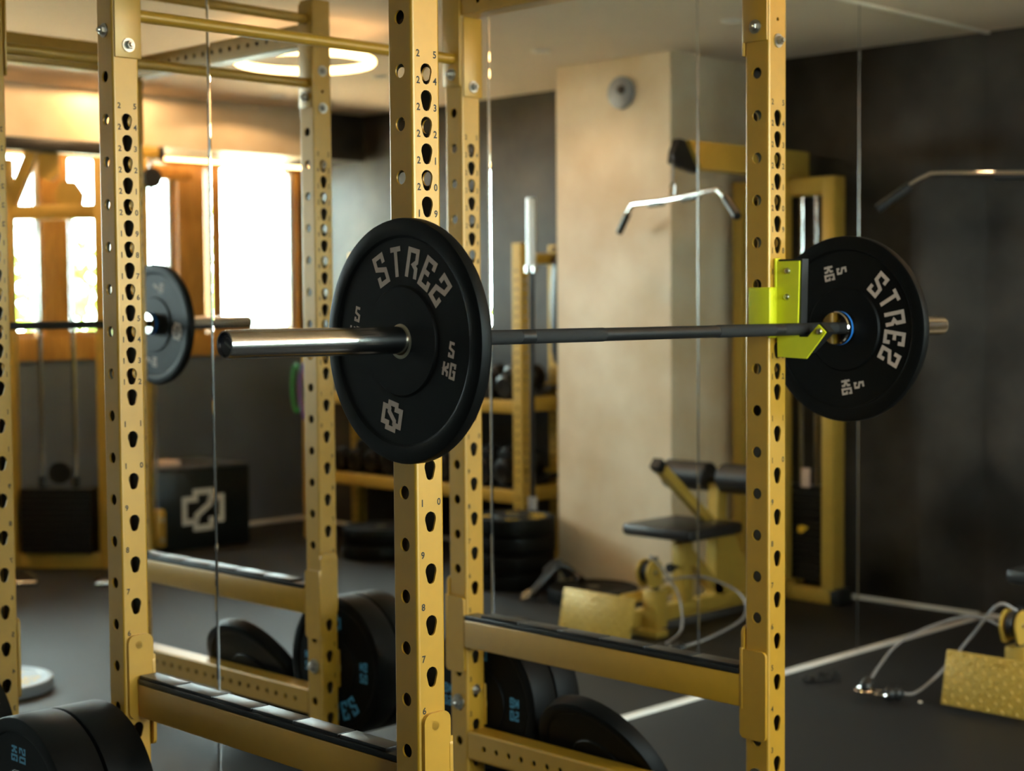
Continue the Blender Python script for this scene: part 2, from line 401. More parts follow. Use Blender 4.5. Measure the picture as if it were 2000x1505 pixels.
def perf_face(mb, O, U, V, N, u0, u1, v0, v1, holes, th=.004, nseg=20):
    """flat face with holes: holes = [(v, 'key' | radius)]; gives outer skin, hole walls, inner skin"""
    O, U, V, N = Vector(O), Vector(U), Vector(V), Vector(N)
    hs = sorted(holes, key=lambda h: h[0])
    cuts = [v0] + [(a[0] + b[0]) / 2 for a, b in zip(hs[:-1], hs[1:])] + [v1]
    P = lambda u, v, d: O + U * u + V * v - N * d
    for k, (c, kd) in enumerate(hs):
        a, b = cuts[k], cuts[k + 1]
        lo, hi = a - c, b - c
        ang = [2 * PI * i / nseg for i in range(nseg)] + [math.atan2(y, x) % (2 * PI) for x in (u0, u1) for y in (lo, hi)]
        ang = sorted(set(round(t, 5) for t in ang)); n = len(ang)
        ring = []; out = []
        for t in ang:
            cx, sy = math.cos(t), math.sin(t)
            r = rad_poly(KEY, t) if kd == 'key' else kd
            ring.append((r * cx, r * sy))
            kx = (u1 / cx if cx > 1e-9 else (u0 / cx if cx < -1e-9 else 1e9)); ky = (hi / sy if sy > 1e-9 else (lo / sy if sy < -1e-9 else 1e9))
            q = min(kx, ky); out.append((q * cx, q * sy))
        vs = [P(x, c + y, 0) for x, y in out] + [P(x, c + y, 0) for x, y in ring] + [P(x, c + y, th) for x, y in ring] + [P(x, c + y, th) for x, y in out]
        fs = []
        for i in range(n):
            j = (i + 1) % n
            for r_ in range(3): fs.append((r_ * n + i, r_ * n + j, (r_ + 1) * n + j, (r_ + 1) * n + i))
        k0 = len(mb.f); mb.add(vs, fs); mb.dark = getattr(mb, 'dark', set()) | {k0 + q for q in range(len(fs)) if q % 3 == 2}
    if not hs:
        mb.add([P(u0, v0, 0), P(u1, v0, 0), P(u1, v1, 0), P(u0, v1, 0)], [(0, 1, 2, 3)])
def perf_tube(mb, O, A, B, L, wa, wb, z0, z1, ha, hb, rc=.006):
    """square tube along L; faces normal to +-A carry holes ha, faces normal to +-B carry holes hb"""
    O, A, B, L = Vector(O), Vector(A), Vector(B), Vector(L)
    for s in (1, -1):
        perf_face(mb, O + A * (s * wa), B * s, L, A * s, -(wb - rc), wb - rc, z0, z1, ha)
        perf_face(mb, O + B * (s * wb), A * -s, L, B * s, -(wa - rc), wa - rc, z0, z1, hb)
    for sa in (1, -1):
        for sb in (1, -1):
            vs = []; n = 5
            for k in range(n):
                t = PI / 2 * k / (n - 1)
                p = O + A * (sa * (wa - rc + rc * math.cos(t))) + B * (sb * (wb - rc + rc * math.sin(t)))
                vs += [p + L * z0, p + L * z1]
            mb.add(vs, [(2 * k, 2 * k + 2, 2 * k + 3, 2 * k + 1) if sa * sb > 0 else (2 * k + 1, 2 * k + 3, 2 * k + 2, 2 * k) for k in range(n - 1)])
    mb.add([O + A * (x * (wa - .001)) + B * (y * (wb - .001)) + L * z1 for x, y in ((-1, -1), (1, -1), (1, 1), (-1, 1))], [(0, 1, 2, 3)])

rack = thing('power_rack', 'gold steel power rack with numbered uprights in front of the mirror', 'power rack', RO, TH, local=True)
mb = MB()
perf_tube(mb, (0, 0, 0), (1, 0, 0), (0, 1, 0), (0, 0, 1), H2, H2, 0.0, RTOP, [(z, .0135) for z in sidez] + [(2.21, .0135)], [(z, 'key') for z in keyz] + [(2.085, .0085), (2.137, .0045)])
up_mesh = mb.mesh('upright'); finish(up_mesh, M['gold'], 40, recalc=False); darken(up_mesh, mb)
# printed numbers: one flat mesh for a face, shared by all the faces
glyph = {}
def char_mesh(c):
    if c not in glyph:
        cu = bpy.data.curves.new('glyph', 'FONT'); cu.body = c; cu.size = 1.0; cu.align_x = 'CENTER'; cu.align_y = 'CENTER'; cu.resolution_u = 3; cu.offset = 0.022
        o = bpy.data.objects.new('glyph', cu); COL.objects.link(o); bpy.context.view_layer.update()
        me = bpy.data.meshes.new_from_object(o.evaluated_get(bpy.context.evaluated_depsgraph_get()))
        vs = [tuple(v.co) for v in me.vertices]; fs = [tuple(p.vertices) for p in me.polygons]
        bpy.data.objects.remove(o); bpy.data.curves.remove(cu); bpy.data.meshes.remove(me)
        ys = [v[1] for v in vs]; xs = [v[0] for v in vs]; cx, cy = (min(xs) + max(xs)) / 2, (min(ys) + max(ys)) / 2; hh = max(ys) - min(ys)
        glyph[c] = ([((x - cx) / hh, (y - cy) / hh, 0) for x, y, _ in vs], fs)
    return glyph[c]
def number_mesh():
    mb = MB()
    F = oriented((1, 0, 0), (0, 0, 1), (0, -1, 0))
    for z, s in zip(keyz, keynum):
        for k, c in enumerate(s):
            vs, fs = char_mesh(c); x = -.0205 if k == 0 else .0215
            mb.add(vs, fs, F @ Matrix.Translation((x, z + .0375, H2 + .0004)) @ Matrix.Scale(.0138, 4))
    return mb
nm = number_mesh().mesh('number_print'); finish(nm, M['print'], 0, recalc=False)
ups = {}
for key, (x, y) in dict(A=(0, H2), B=(0, RD + H2), C=(RW, H2), D=(RW, RD + H2)).items():
    u = bpy.data.objects.new('upright', up_mesh); COL.objects.link(u); u.parent = rack; u.location = (x, y, 0); ups[key] = u
    OFF[u.name] = None
    for s in (0, 1):
        n_ = bpy.data.objects.new('number_print', nm); COL.objects.link(n_); n_.parent = u; n_.rotation_euler = (0, 0, PI * s); n_['kind'] = 'stuff'
    part('foot_plate', MB().box((-.07, -.07, 0), (.07, .07, .008), .002), M['gold'], u)
# beams between the uprights on both sides, perforated
for x in (0, RW):
    for nm_, zc, hh in (('top_beam', 2.315, .035), ('base_beam', .204, .041)):
        mb = MB(); ys = [H2 * 2 + .0255 + .05 * k for k in range(19)]
        perf_tube(mb, (x, 0, zc), (1, 0, 0), (0, 0, 1), (0, 1, 0), H2, hh, 2 * H2 + .001, RD - .001, [(y, .0085) for y in ys], [])
        part(nm_, mb, M['gold'], rack, 40, recalc=False)
# gusset plates of the top joints
def gusset(lo, hi): part('gusset_plate', MB().box(lo, hi, .004), M['gold'], rack)
for x in (0, RW):
    gusset((x - .031, RD - .006, 2.054), (x + .040, RD, 2.278))
    gusset((x - .040, 2 * H2, 2.054), (x + .034, 2 * H2 + .006, 2.278))
for y in (0, RD):
    gusset((RW - H2 - .006, y + .002, 2.085), (RW - H2, y + .074, 2.41))
    gusset((H2, y + .002, 2.085), (H2 + .006, y + .074, 2.41))
part('front_crossmember', MB().box((H2 + .006, .005, 2.30), (RW - H2 - .006, .065, 2.40), .006), M['gold'], rack)
for z, r in ((2.163, .0155), (2.362, .0155)):
    part('pull_up_bar', MB().rod((H2 + .006, RD + H2, z), (RW - H2 - .006, RD + H2, z), r, 24), M['gold'], rack)
# bolts
mb = MB().lathe([(0, .003), (.0165, .003), (.0165, 0), (0, 0)], 24, closed=False)
mb.lathe([(0, .013), (.0085, .013), (.0105, .011), (.0105, .003), (0, .003)], 6, closed=False).lathe([(0, .019), (.0045, .019), (.0055, .017), (.0055, .013)], 12, closed=False)
bolt_mesh = mb.mesh('bolt'); finish(bolt_mesh, M['zinc'], 35)
def bolt(p, d, parent=None, s=1.0):
    o = bpy.data.objects.new('bolt', bolt_mesh); COL.objects.link(o); o.parent = parent or rack
    o.location = p; o.rotation_euler = {'-y': (PI / 2, 0, 0), '+y': (-PI / 2, 0, 0), '-x': (0, -PI / 2, 0), '+x': (0, PI / 2, 0), '+z': (0, 0, 0)}[d]; o.scale = (s, s, s)
for x in (0, RW):
    bolt((x + .004, RD - .006, 2.084), '-y'); bolt((x, 0, 2.087), '-y'); bolt((x, RD + 2 * H2, 2.085), '+y'); bolt((x, RD + 2 * H2, 2.20), '+y')
    bolt((x, RD, .36), '-y', s=.9)
for y in (H2, RD + H2):
    bolt((-H2, y, 2.119), '-x'); bolt((RW - H2 - .006, y, 2.119), '-x'); bolt((RW + H2, y, 2.119), '+x'); bolt((H2 + .006, y, 2.119), '+x')
bolt((RW - H2, RD + H2, .325), '-x', s=1.35); bolt((RW - H2, H2, .325), '-x', s=1.2)
# plate storage pegs low on the rear uprights
for x0, s in ((-H2, -1), (RW + H2, 1)):
    part('storage_peg', MB().rod((x0, RD + H2, .309), (x0 + s * .36, RD + H2, .309), .024, 24).box((x0, RD, .25), (x0 + s * .008, RD + 2 * H2, .37), .002), M['gold'], rack)

# ------------------------------------------------------------------ safety spotters
def spotter(flip, lab):
    """built for the C-D side; flip turns it half round for the A-B side"""
    t = thing('safety_spotter', lab, 'spotter arm', RO if not flip else rw(RW, RD + 2 * H2, 0), TH + (PI if flip else 0), 'spotter arms of the rack', local=True)
    y0, y1 = 2 * H2 + .009, RD
    xa, xb = RW - .046, RW + .006
    part('beam', MB().box((xa, y0, .489), (xb, y1, .569), .005), M['gold'], t)
    mb = MB().box((xa - .001, y0 + .004, .569), (xb + .001, y1 - .004, .583), .003)
    for k in range(6):
        a = y0 + .006 + k * .1525; mb.box((xa + .003, a, .5825), (xb - .003, a + .147, .5905), .0015)
    pd = part('pad', mb, M['plastic'], t)
    def rr(y_a, y_b, z_a, z_b, r):    # rounded plate outline
        pts = []
        for (cy, cz, a0) in ((y_b - r, z_b - r, 0), (y_a + r, z_b - r, 90), (y_a + r, z_a + r, 180), (y_b - r, z_a + r, 270)):
            for k in range(5):
                a = math.radians(a0 + 22.5 * k); pts.append((cy + r * math.cos(a), cz + r * math.sin(a)))
        return pts
    for yb in (0.0, RD):
        mb = MB()
        # plate on the side face
        mb.prism(rr(yb + .003, yb + 2 * H2 + .010, .414, .632, .014), RW - H2 - .009, RW - H2 - .001, 'x')
        # hooked plate on the back face
        mb.prism(rr(RW - .039, RW + .028, .485, .687, .018), yb + 2 * H2 + .001, yb + 2 * H2 + .009, 'y')
        mb.box((RW - .046, yb + 2 * H2 + .0012, .485), (RW - .030, yb + 2 * H2 + .0088, .635), .002)
        hk = part('hook_bracket', mb, M['gold'], t, 30)
        part('hook_pin', MB().rod((RW, yb + 2 * H2 + .009, .662), (RW, yb + 2 * H2 - .03, .662), .0095, 20), M['gold'], hk)
    return t
spotter(False, 'gold spotter arm with black pad between the uprights nearer the lat pulldown machine')
spotter(True, 'gold spotter arm with black pad between the uprights beside the hanging 20 kg plates')

# ------------------------------------------------------------------ J-cups
def jcup(x, s, lab):
    """x: centre of the upright, s=-1 plate on its -x side, +1 on its +x side"""
    t = thing('j_cup', lab, 'J-cup', RO, TH, 'J-cups holding the barbell', local=True)
    prof = [(-.006, 1.566), (-.072, 1.566), (-.068, 1.425), (-.0675, 1.394), (-.070, 1.388), (-.096, 1.388), (-.126, 1.417), (-.146, 1.399), (-.092, 1.337), (-.010, 1.340)]
    X = lambda d: x + s * d
    mb = MB().prism(prof, X(.014), X(.009), 'x')
    part('arm_plate', mb, M['lime'], t, 30)
    ln = [(-.010, 1.571), (-.077, 1.571), (-.0735, 1.430), (-.0715, 1.400), (-.074, 1.3925), (-.096, 1.3925), (-.129, 1.422), (-.152, 1.400), (-.096, 1.350), (-.012, 1.350)]
    part('liner', MB().prism(ln, X(.009), X(-.016), 'x'), M['plastic'], t, 30)
    mb = MB().box((X(H2 + .008), -.008, 1.415), (X(H2 + .001), .055, 1.505), .004)
    mb.box((X(H2 + .008), -.008, 1.385), (X(-.002), -.001, 1.505), .003).box((X(.018), -.008, 1.49), (X(-.004), -.001, 1.574), .003)
    part('mount_plate', mb, M['lime'], t, 30)
    part('locking_pin', MB().rod((x, -.004, 1.551), (x, .03, 1.551), .0095, 20), M['zinc'], t)
    d = '-x' if s < 0 else '+x'
    for y, z in ((-.040, 1.543), (-.038, 1.482), (-.130, 1.401)):
        o = part('cap_screw', MB().lathe([(0, .006), (.003, .0075), (.006, .006), (.0075, .002), (.0075, 0)], 18, oriented((0, 0, 1), (0, 1, 0), (s, 0, 0) if s < 0 else (1, 0, 0), (X(.014), y, z)), closed=False), M['zinc'], t)
    return t
jcup(RW, -1, 'lime yellow J-cup holding the bar on the upright beside the far weight plate')
jcup(0.0, 1, 'lime yellow J-cup behind the near weight plate of the barbell')

# ------------------------------------------------------------------ barbell
BC = (.606, -.0667); BYAW = TH - .018 / 1.46
bp_ = rw(BC[0], BC[1], 1.406)
bar = thing('barbell', 'long steel barbell with black shaft and chrome sleeves resting across the rack', 'barbell', bp_, BYAW, local=True)
def xlat(prof, n=48):
    """turned about local x: prof of (x, r)"""
    mb = MB(); return mb.lathe([(r, x) for x, r in prof], n, oriented((0, 1, 0), (0, 0, 1), (1, 0, 0)), closed=False)
L0, L1 = -1.106, 1.106
CI, CO = .633, .667            # collar
part('shaft', xlat([(-CI, 0), (-CI, .0138), (CI, .0138), (CI, 0)]), M['shaft'], bar)
for a, b in ((-.64, -.425), (-.388, -.185), (.185, .388), (.425, .64)):
    part('knurling', xlat([(a, .0138), (a, .0144), (b, .0144), (b, .0138)]), M['knurl'], bar)
part('knurl_ring', xlat([(-.425, .0138), (-.424, .0146), (-.389, .0146), (-.388, .0138)]), M['shaft'], bar)
part('knurl_ring', xlat([(.388, .0138), (.389, .0146), (.424, .0146), (.425, .0138)]), M['shaft'], bar)
for s in (-1, 1):
    sl = part('sleeve', xlat([(s * CO, .016), (s * CO, .025), (s * 1.100, .025), (s * 1.1065, .0238), (s * 1.1065, .0208), (s * 1.0995, .0206), (s * 1.0995, 0)]), M['sleeve'], bar)
    ec = part('end_cap', xlat([(s * 1.0990, 0), (s * 1.1005, 0), (s * 1.1005, .0202), (s * 1.0990, .0204)]), M['navy'], sl)
    F = oriented((0, -1, 0), (0, 0, 1), (-1, 0, 0), (-1.1011, 0, 0)) if s < 0 else oriented((0, 1, 0), (0, 0, 1), (1, 0, 0), (1.1011, 0, 0))
    lg = MB(); F = F @ Matrix.Rotation(math.radians(-28), 4, 'Z')
    for rr_, a0, a1 in ((.0155, 50, 140), (.0115, 60, 130)):
        for k in range(6):
            a = math.radians(a0 + (a1 - a0) * k / 5)
            lg.stroke([((rr_ - .0011) * math.cos(a), (rr_ - .0011) * math.sin(a)), ((rr_ + .0011) * math.cos(a + .05), (rr_ + .0011) * math.sin(a + .05))], .0007, F)
    for k in range(7):
        x_ = -.009 + k * .003
        lg.stroke([(x_, -.0022), (x_ + .0012, .0026), (x_ + .002, -.0016)], .0007, F)
    part('cap_print', lg, M['silverprint'], ec, 0, recalc=False)
    col = part('collar', xlat([(s * CI, .0140), (s * CI, .038), (s * (CI + .003), .0405), (s * (CI + .013), .0405), (s * (CI + .0135), .038), (s * (CI + .0195), .038), (s * (CI + .020), .0405), (s * CO, .0405), (s * CO, .025)]), M['chrome'], bar)
    part('blue_band', xlat([(s * (CI + .0136), .038), (s * (CI + .0136), .0408), (s * (CI + .0194), .0408), (s * (CI + .0194), .038)]), M['blue'], col)

# ------------------------------------------------------------------ weight plates
GLY = {
    'S': [[(1, 1.12), (1, 1.6), (0, 1.6), (0, .98), (1, .66), (1, 0), (0, 0), (0, .48)]],
    'T': [[(-.12, 1.6), (1.12, 1.6)], [(.5, 1.6), (.5, 0)]],
    'R': [[(0, 0), (0, 1.6), (1, 1.6), (1, .98), (.66, .78), (1, .58), (1, 0)]],
    'E': [[(1, 1.16), (1, 1.6), (0, 1.6), (0, 0), (1, 0), (1, .44)], [(0, .8), (.72, .8)]],
    'Z': [[(0, 1.12), (0, 1.6), (1, 1.6), (1, .98), (0, .66), (0, 0), (1, 0), (1, .48)]],
    '5': [[(1, 1.6), (0, 1.6), (0, .95), (1, .68), (1, 0), (0, 0), (0, .4)]],
    '2': [[(0, 1.2), (0, 1.6), (1, 1.6), (1, .95), (0, .65), (0, 0), (1, 0)]],
    '0': [[(0, 0), (0, 1.6), (1, 1.6), (1, 0), (0, 0)]],
    'K': [[(0, 0), (0, 1.6)], [(1, 1.6), (1, 1.1), (.1, .8), (1, .5), (1, 0)]],
    'G': [[(1, 1.15), (1, 1.6), (0, 1.6), (0, 0), (1, 0), (1, .78), (.5, .78)]],
}
def glyph_at(mb, ch, h, wd, st, X):
    for pl_ in GLY[ch]:
        mb.stroke([((x - .5) * wd, (y / 1.6 - .5) * h) for x, y in pl_], st, X)
LOGO = dict(  # outline of the emblem: stepped ring around an S
    ring=[(-1, -.62), (-1, .62), (-.42, .62), (-.42, 1), (.42, 1), (.42, .62), (1, .62), (1, -.62), (.42, -.62), (.42, -1), (-.42, -1), (-.42, -.62)],
    s=[(.42, .62), (.0, .62), (.0, .50), (-.38, .5)])
def logo_at(mb, w2, h2, st, X):
    mb.stroke([(x * w2, y * h2) for x, y in LOGO['ring']], st, X, closed=True)
    mb.stroke([(-.36 * w2, .64 * h2), (-.36 * w2, .30 * h2), (.36 * w2, -.30 * h2), (.36 * w2, -.64 * h2)], st, X)
def face_print(kg, zf, kind='letters'):
    mb = MB()
    for s in (1, -1):
        B = Matrix.Identity(4) if s > 0 else Matrix.Rotation(PI, 4, 'Y')
        for k, c in enumerate('STREZ'):
            a = math.radians(-18.6 * (k - 2))
            X = B @ Matrix.Rotation(a, 4, 'Z') @ Matrix.Translation((0, .1435, zf))
            glyph_at(mb, c, .0505, .0238, .0092, X)
        for sx in (-1, 1):
            d = kg if len(kg) == 2 else kg
            for k, c in enumerate(d):
                X = B @ Matrix.Translation((sx * .140 + (k - (len(d) - 1) / 2) * .0195, .0185, zf)); glyph_at(mb, c, .0235, .0110, .0052, X)
            for k, c in enumerate('KG'):
                X = B @ Matrix.Translation((sx * .140 + (k - .5) * .0195, -.0185, zf)); glyph_at(mb, c, .0245, .0110, .0052, X)
        logo_at(mb, .0250, .0235, .0098, B @ Matrix.Translation((0, -.142, zf)))
    return mb
LETTERS = []
def letter_meshes(kg, zf, m):
    """each printed letter of both faces as a mesh of its own, shared by the plates"""
    if LETTERS: return LETTERS
    def put(nm_, mb):
        me = mb.mesh(nm_); finish(me, m, 0, recalc=False); LETTERS.append((nm_, me))
    for s in (1, -1):
        B = Matrix.Identity(4) if s > 0 else Matrix.Rotation(PI, 4, 'Y')
        for k, c in enumerate('STREZ'):
            mb = MB(); glyph_at(mb, c, .0505, .0238, .0092, B @ Matrix.Rotation(math.radians(-18.6 * (k - 2)), 4, 'Z') @ Matrix.Translation((0, .1435, zf))); put('letter', mb)
        for sx in (-1, 1):
            mb = MB(); glyph_at(mb, kg, .0235, .0110, .0052, B @ Matrix.Translation((sx * .140, .0185, zf))); put('digit', mb)
            for k, c in enumerate('KG'):
                mb = MB(); glyph_at(mb, c, .0245, .0110, .0052, B @ Matrix.Translation((sx * .140 + (k - .5) * .0195, -.0185, zf))); put('letter', mb)
        mb = MB(); logo_at(mb, .0250, .0235, .0098, B @ Matrix.Translation((0, -.142, zf))); put('emblem', mb)
    return LETTERS
PLATES = {}
def plate_meshes(t, kg, pm):
    key = (t, kg, pm)
    if key in PLATES: return PLATES[key]
    h = t / 2; d = min(.0042, t * .2)
    half = [(.031, h), (.099, h), (.1005, h - d * .55), (.103, h - d), (.1885, h - d), (.191, h - d * .6), (.193, h - .0005), (.195, h), (.219, h), (.2236, h - .0022), (.225, h - .006)]
    prof = half + [(r, -z) for r, z in reversed(half)]
    body = MB().lathe(prof, 96).mesh('bumper_plate'); finish(body, M['rubber'], 28)
    hub = MB().lathe([(.0256, h + .0006), (.0308, h + .0006), (.0322, h), (.0322, -h), (.0308, -h - .0006), (.0256, -h - .0006)], 40).mesh('steel_hub'); finish(hub, M['steelhub'], 30)
    prt = None
    if kg:
        prt = face_print(kg, h - d + .0006).mesh('lettering'); finish(prt, M[pm], 0, recalc=False)
    PLATES[key] = (body, hub, prt)
    return PLATES[key]
def plate(loc, axis, up, roll, t, kg, pm, lab, group, tone=None):
    """loc: middle of the disc; axis: direction its front faces; up: local up; roll in degrees, clockwise seen from the front"""
    body, hub, prt = plate_meshes(t, kg, pm)
    o = bpy.data.objects.new('bumper_plate', body); COL.objects.link(o)
    z = Vector(axis).normalized(); y = Vector(up); y = (y - z * y.dot(z)).normalized(); x = y.cross(z)
    o.matrix_world = oriented(x, y, z, loc) @ Matrix.Rotation(math.radians(-roll), 4, 'Z')
    tag(o, lab, 'weight plate', group)
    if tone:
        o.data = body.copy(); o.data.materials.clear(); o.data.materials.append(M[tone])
    c = bpy.data.objects.new('steel_hub', hub); COL.objects.link(c); c.parent = o
    if kg == '5' and pm == 'letter':
        for nm_, me in letter_meshes(kg, t / 2 - min(.0042, t * .2) + .0006, M[pm]):
            c = bpy.data.objects.new(nm_, me); COL.objects.link(c); c.parent = o
    elif prt:
        c = bpy.data.objects.new('lettering', prt); COL.objects.link(c); c.parent = o; c['kind'] = 'stuff'
    return o
Z3 = (0, 0, 1)
def ax(yaw): return (-math.cos(yaw), -math.sin(yaw), 0)
plate(rw(-.1065, -.0575, 1.4035), ax(TH - math.radians(2.0)), Z3, 13, .027, '5', 'letter', 'black 5 kg bumper plate on the chrome sleeve nearer the window wall side upright', None)
plate(rw(1.2865, -.0762, 1.4035), ax(TH - math.radians(1.0)), Z3, 79.5, .027, '5', 'letter', 'black 5 kg bumper plate beside the lime J-cup and blue collar band', None)
PB = rw(0, RD + H2, .309)
for k, xx in enumerate((-.126, -.245)):
    plate((PB.x + xx + .003, PB.y, .309), (-1, 0, 0), Z3, 90, .114, '20', 'blueprint', ['thick black 20 kg plate on the storage peg, next to its upright', 'thick black 20 kg plate on the storage peg, outermost beside the free peg end'][k], None)
PD = rw(RW, RD + H2, .309)
for k, xx in enumerate((.094, .192)):
    plate((PD.x + xx, PD.y, .309), (-1, 0, 0), Z3, 180, .094, '20', 'blueprint', ['black bumper plate with blue print hanging next to the rear upright by the lat machine', 'black bumper plate hanging outermost on the peg facing the lat machine'][k], None)
tl = .494
plate((1.16 + .023 * math.cos(tl) + .012, -.797, .205), (-math.cos(tl), .053, -math.sin(tl)), Z3, 30, .046, '', 'letter', 'black bumper plate leaning against the low base beam of the rack', None)

# ------------------------------------------------------------------ plates lying on the floor
plate((.86, -2.06, .0225), Z3, (0, 1, 0), 20, .045, '5', 'yellow', 'weight plate with window sheen painted pale grey, lying alone before the rack', None, 'speaker_plate_sheen')  # window reflection on the plate's top painted as a pale body colour
GLY['1'] = [[(.1, 1.3), (.5, 1.6), (.5, 0)]]
for k in range(4):
    plate((3.855 + (.004, -.006, .003, 0)[k], -2.215, .0455 + .0925 * k), Z3, (-.7, .7, 0), 30 * k, .091, '15', 'yellow',
          ['bottom black bumper plate of the stack beside the plaster column', 'second black bumper plate from the floor in the stack by the column', 'third black bumper plate from the floor in the stack by the column', 'topmost black bumper plate with yellow print in the stack by the column'][k], 'bumper plates stacked by the column')
for k in range(2):
    plate((4.02, -3.46, .0455 + .0925 * k), Z3, (-.7, .7, 0), 15 + 40 * k, .091, '', 'yellow', ['lower black bumper plate on the floor before the dumbbell rack', 'upper black bumper plate on the floor before the dumbbell rack'][k], 'bumper plates before the dumbbell rack')
plate((3.82, -1.62, .035), Z3, (-.7, .7, 0), 0, .07, '', 'yellow', 'single black bumper plate lying on the floor at the foot of the column', None)

# ------------------------------------------------------------------ lat pulldown machine
YM = -.955
lat = thing('lat_pulldown_machine', 'gold lat pulldown machine with black seat, rollers and weight stack', 'exercise machine', (3.95, YM, 0))
G = M['gold_dull']
def lp(name, mb, m=None, parent=None, **k): return part(name, mb, m or G, parent or lat, **k)
lp('base_beam', MB().box((3.20, YM - .035, .03), (4.62, YM + .035, .10), .006))
lp('rear_foot', MB().box((4.50, -1.27, .0), (4.60, -.66, .07), .006))
for y in (-1.27, -.66): lp('foot_cap', MB().box((4.495, y - .03, 0), (4.605, y + .03, .078), .01), M['plastic'])
lp('front_foot', MB().box((3.32, YM - .16, .0), (3.40, YM + .16, .03), .004))
for y in (-1.235, -.70):
    lp('frame_post', MB().box((4.49, y - .035, .07), (4.59, y + .035, 2.07), .006))
lp('frame_top', MB().box((4.49, -1.20, 1.985), (4.59, -.735, 2.07), .006))
lp('mast', MB().box((4.46, YM - .03, .10), (4.52, YM + .03, 2.10), .005))
lp('top_arm', MB().prism([(3.70, 2.205), (4.64, 2.205), (4.64, 2.078), (3.79, 2.078)], YM - .045, YM + .045, 'y'))
ph = lp('pulley_housing', MB().prism([(3.66, 2.21), (3.70, 2.205), (3.79, 2.078), (3.80, 2.06), (3.70, 2.075), (3.62, 2.10), (3.63, 2.15)], YM - .020, YM + .020, 'y'), M['plastic'])
lp('pulley_wheel', MB().lathe([(0, .014), (.05, .014), (.045, 0), (.05, -.014), (0, -.014)], 32, oriented((1, 0, 0), (0, 0, 1), (0, -1, 0), (3.67, YM, 2.13)), closed=False), M['plastic'], ph)
lp('steel_cable', MB().rod((3.635, YM, 2.10), (3.635, YM, 2.00), .004, 8), M['cable'])
cb = MB().tube([(3.635, YM + .016 * math.sin(a), 1.975 + .034 * math.cos(a)) for a in [2 * PI * k / 20 for k in range(20)]], .005, 8, True)
lp('carabiner', cb, M['chrome'])
for y in (-.885, -.80):
    lp('guide_rod', MB().rod((4.545, y, .10), (4.545, y, 1.985), .012, 14), M['chrome'])
for k in range(13):
    z = .105 + k * .033
    lp('weight_slab', MB().box((4.525, -1.10, z), (4.635, -.76, z + .031), .003), M['rubber_edge'])
hd = lp('stack_head', MB().box((4.53, -1.05, .535), (4.63, -.775, .565), .004), M['rubber_edge'])
lp('weight_tag', MB().box((4.516, -.87, .56), (4.525, -.82, .655), .002), M['paperpink'], hd)
lp('selector_pin', MB().rod((4.525, -.84, .36), (4.49, -.84, .36), .007, 12).rod((4.49, -.84, .36), (4.47, -.84, .36), .018, 16), M['yellow'])
# seat and knee rollers
lp('seat_post', MB().box((3.665, YM - .035, .10), (3.735, YM + .035, .37), .005))
lp('seat_slide', MB().box((3.675, YM - .028, .37), (3.725, YM + .028, .405), .003), M['plastic'])
lp('seat', MB().box((3.50, YM - .20, .405), (3.90, YM + .20, .462), .020), M['pad'])
lp('brace', MB().prism([(3.735, .34), (3.735, .26), (3.93, .10), (4.0, .10)], YM - .03, YM + .03, 'y'))
lp('adjuster_knob', MB().rod((3.66, YM, .26), (3.62, YM, .26), .009, 12).rod((3.62, YM, .26), (3.60, YM, .26), .021, 16), M['plastic'])
lp('roller_post', MB().prism([(3.90, .10), (3.97, .10), (4.00, .62), (3.93, .62)], YM - .03, YM + .03, 'y'))
lp('roller_axle', MB().rod((3.955, YM - .31, .648), (3.955, YM + .31, .648), .013, 14), M['chrome'])
for s in (-1, 1):
    X = oriented((1, 0, 0), (0, 0, 1), (0, -1, 0), (3.955, YM + s * .165, .648))
    lp('knee_roller', MB().lathe([(.014, .13), (.060, .13), (.068, .12), (.068, -.12), (.060, -.13), (.014, -.13)], 36, X), M['pad'])
a0, a1 = Vector((3.50, YM + .02, .74)), Vector((3.93, YM + .02, .40))
dv = (a1 - a0).normalized(); nv = Vector((-dv.z, 0, dv.x))
arm = MB()
sec = [a0 + nv * .022 + Vector((0, -.022, 0)), a0 + nv * .022 + Vector((0, .022, 0)), a0 - nv * .022 + Vector((0, .022, 0)), a0 - nv * .022 + Vector((0, -.022, 0))]
arm.add(sec + [p + (a1 - a0) for p in sec], [(0, 1, 2, 3), (7, 6, 5, 4), (0, 4, 5, 1), (1, 5, 6, 2), (2, 6, 7, 3), (3, 7, 4, 0)])
lp('lever_arm', arm)
sec2 = [a0 - dv * .022 + (p - a0) * 1.12 for p in sec]
lp('lever_cap', MB().add(sec2 + [p + dv * .045 for p in sec2], [(0, 1, 2, 3), (7, 6, 5, 4), (0, 4, 5, 1), (1, 5, 6, 2), (2, 6, 7, 3), (3, 7, 4, 0)]), M['plastic'])
lp('row_arm', MB().rod((3.30, YM - .02, .155), (3.62, YM - .02, .155), .024, 16))
lp('side_gusset', MB().prism([(3.97, .10), (4.25, .10), (3.99, .48)], YM - .02, YM + .02, 'y'))
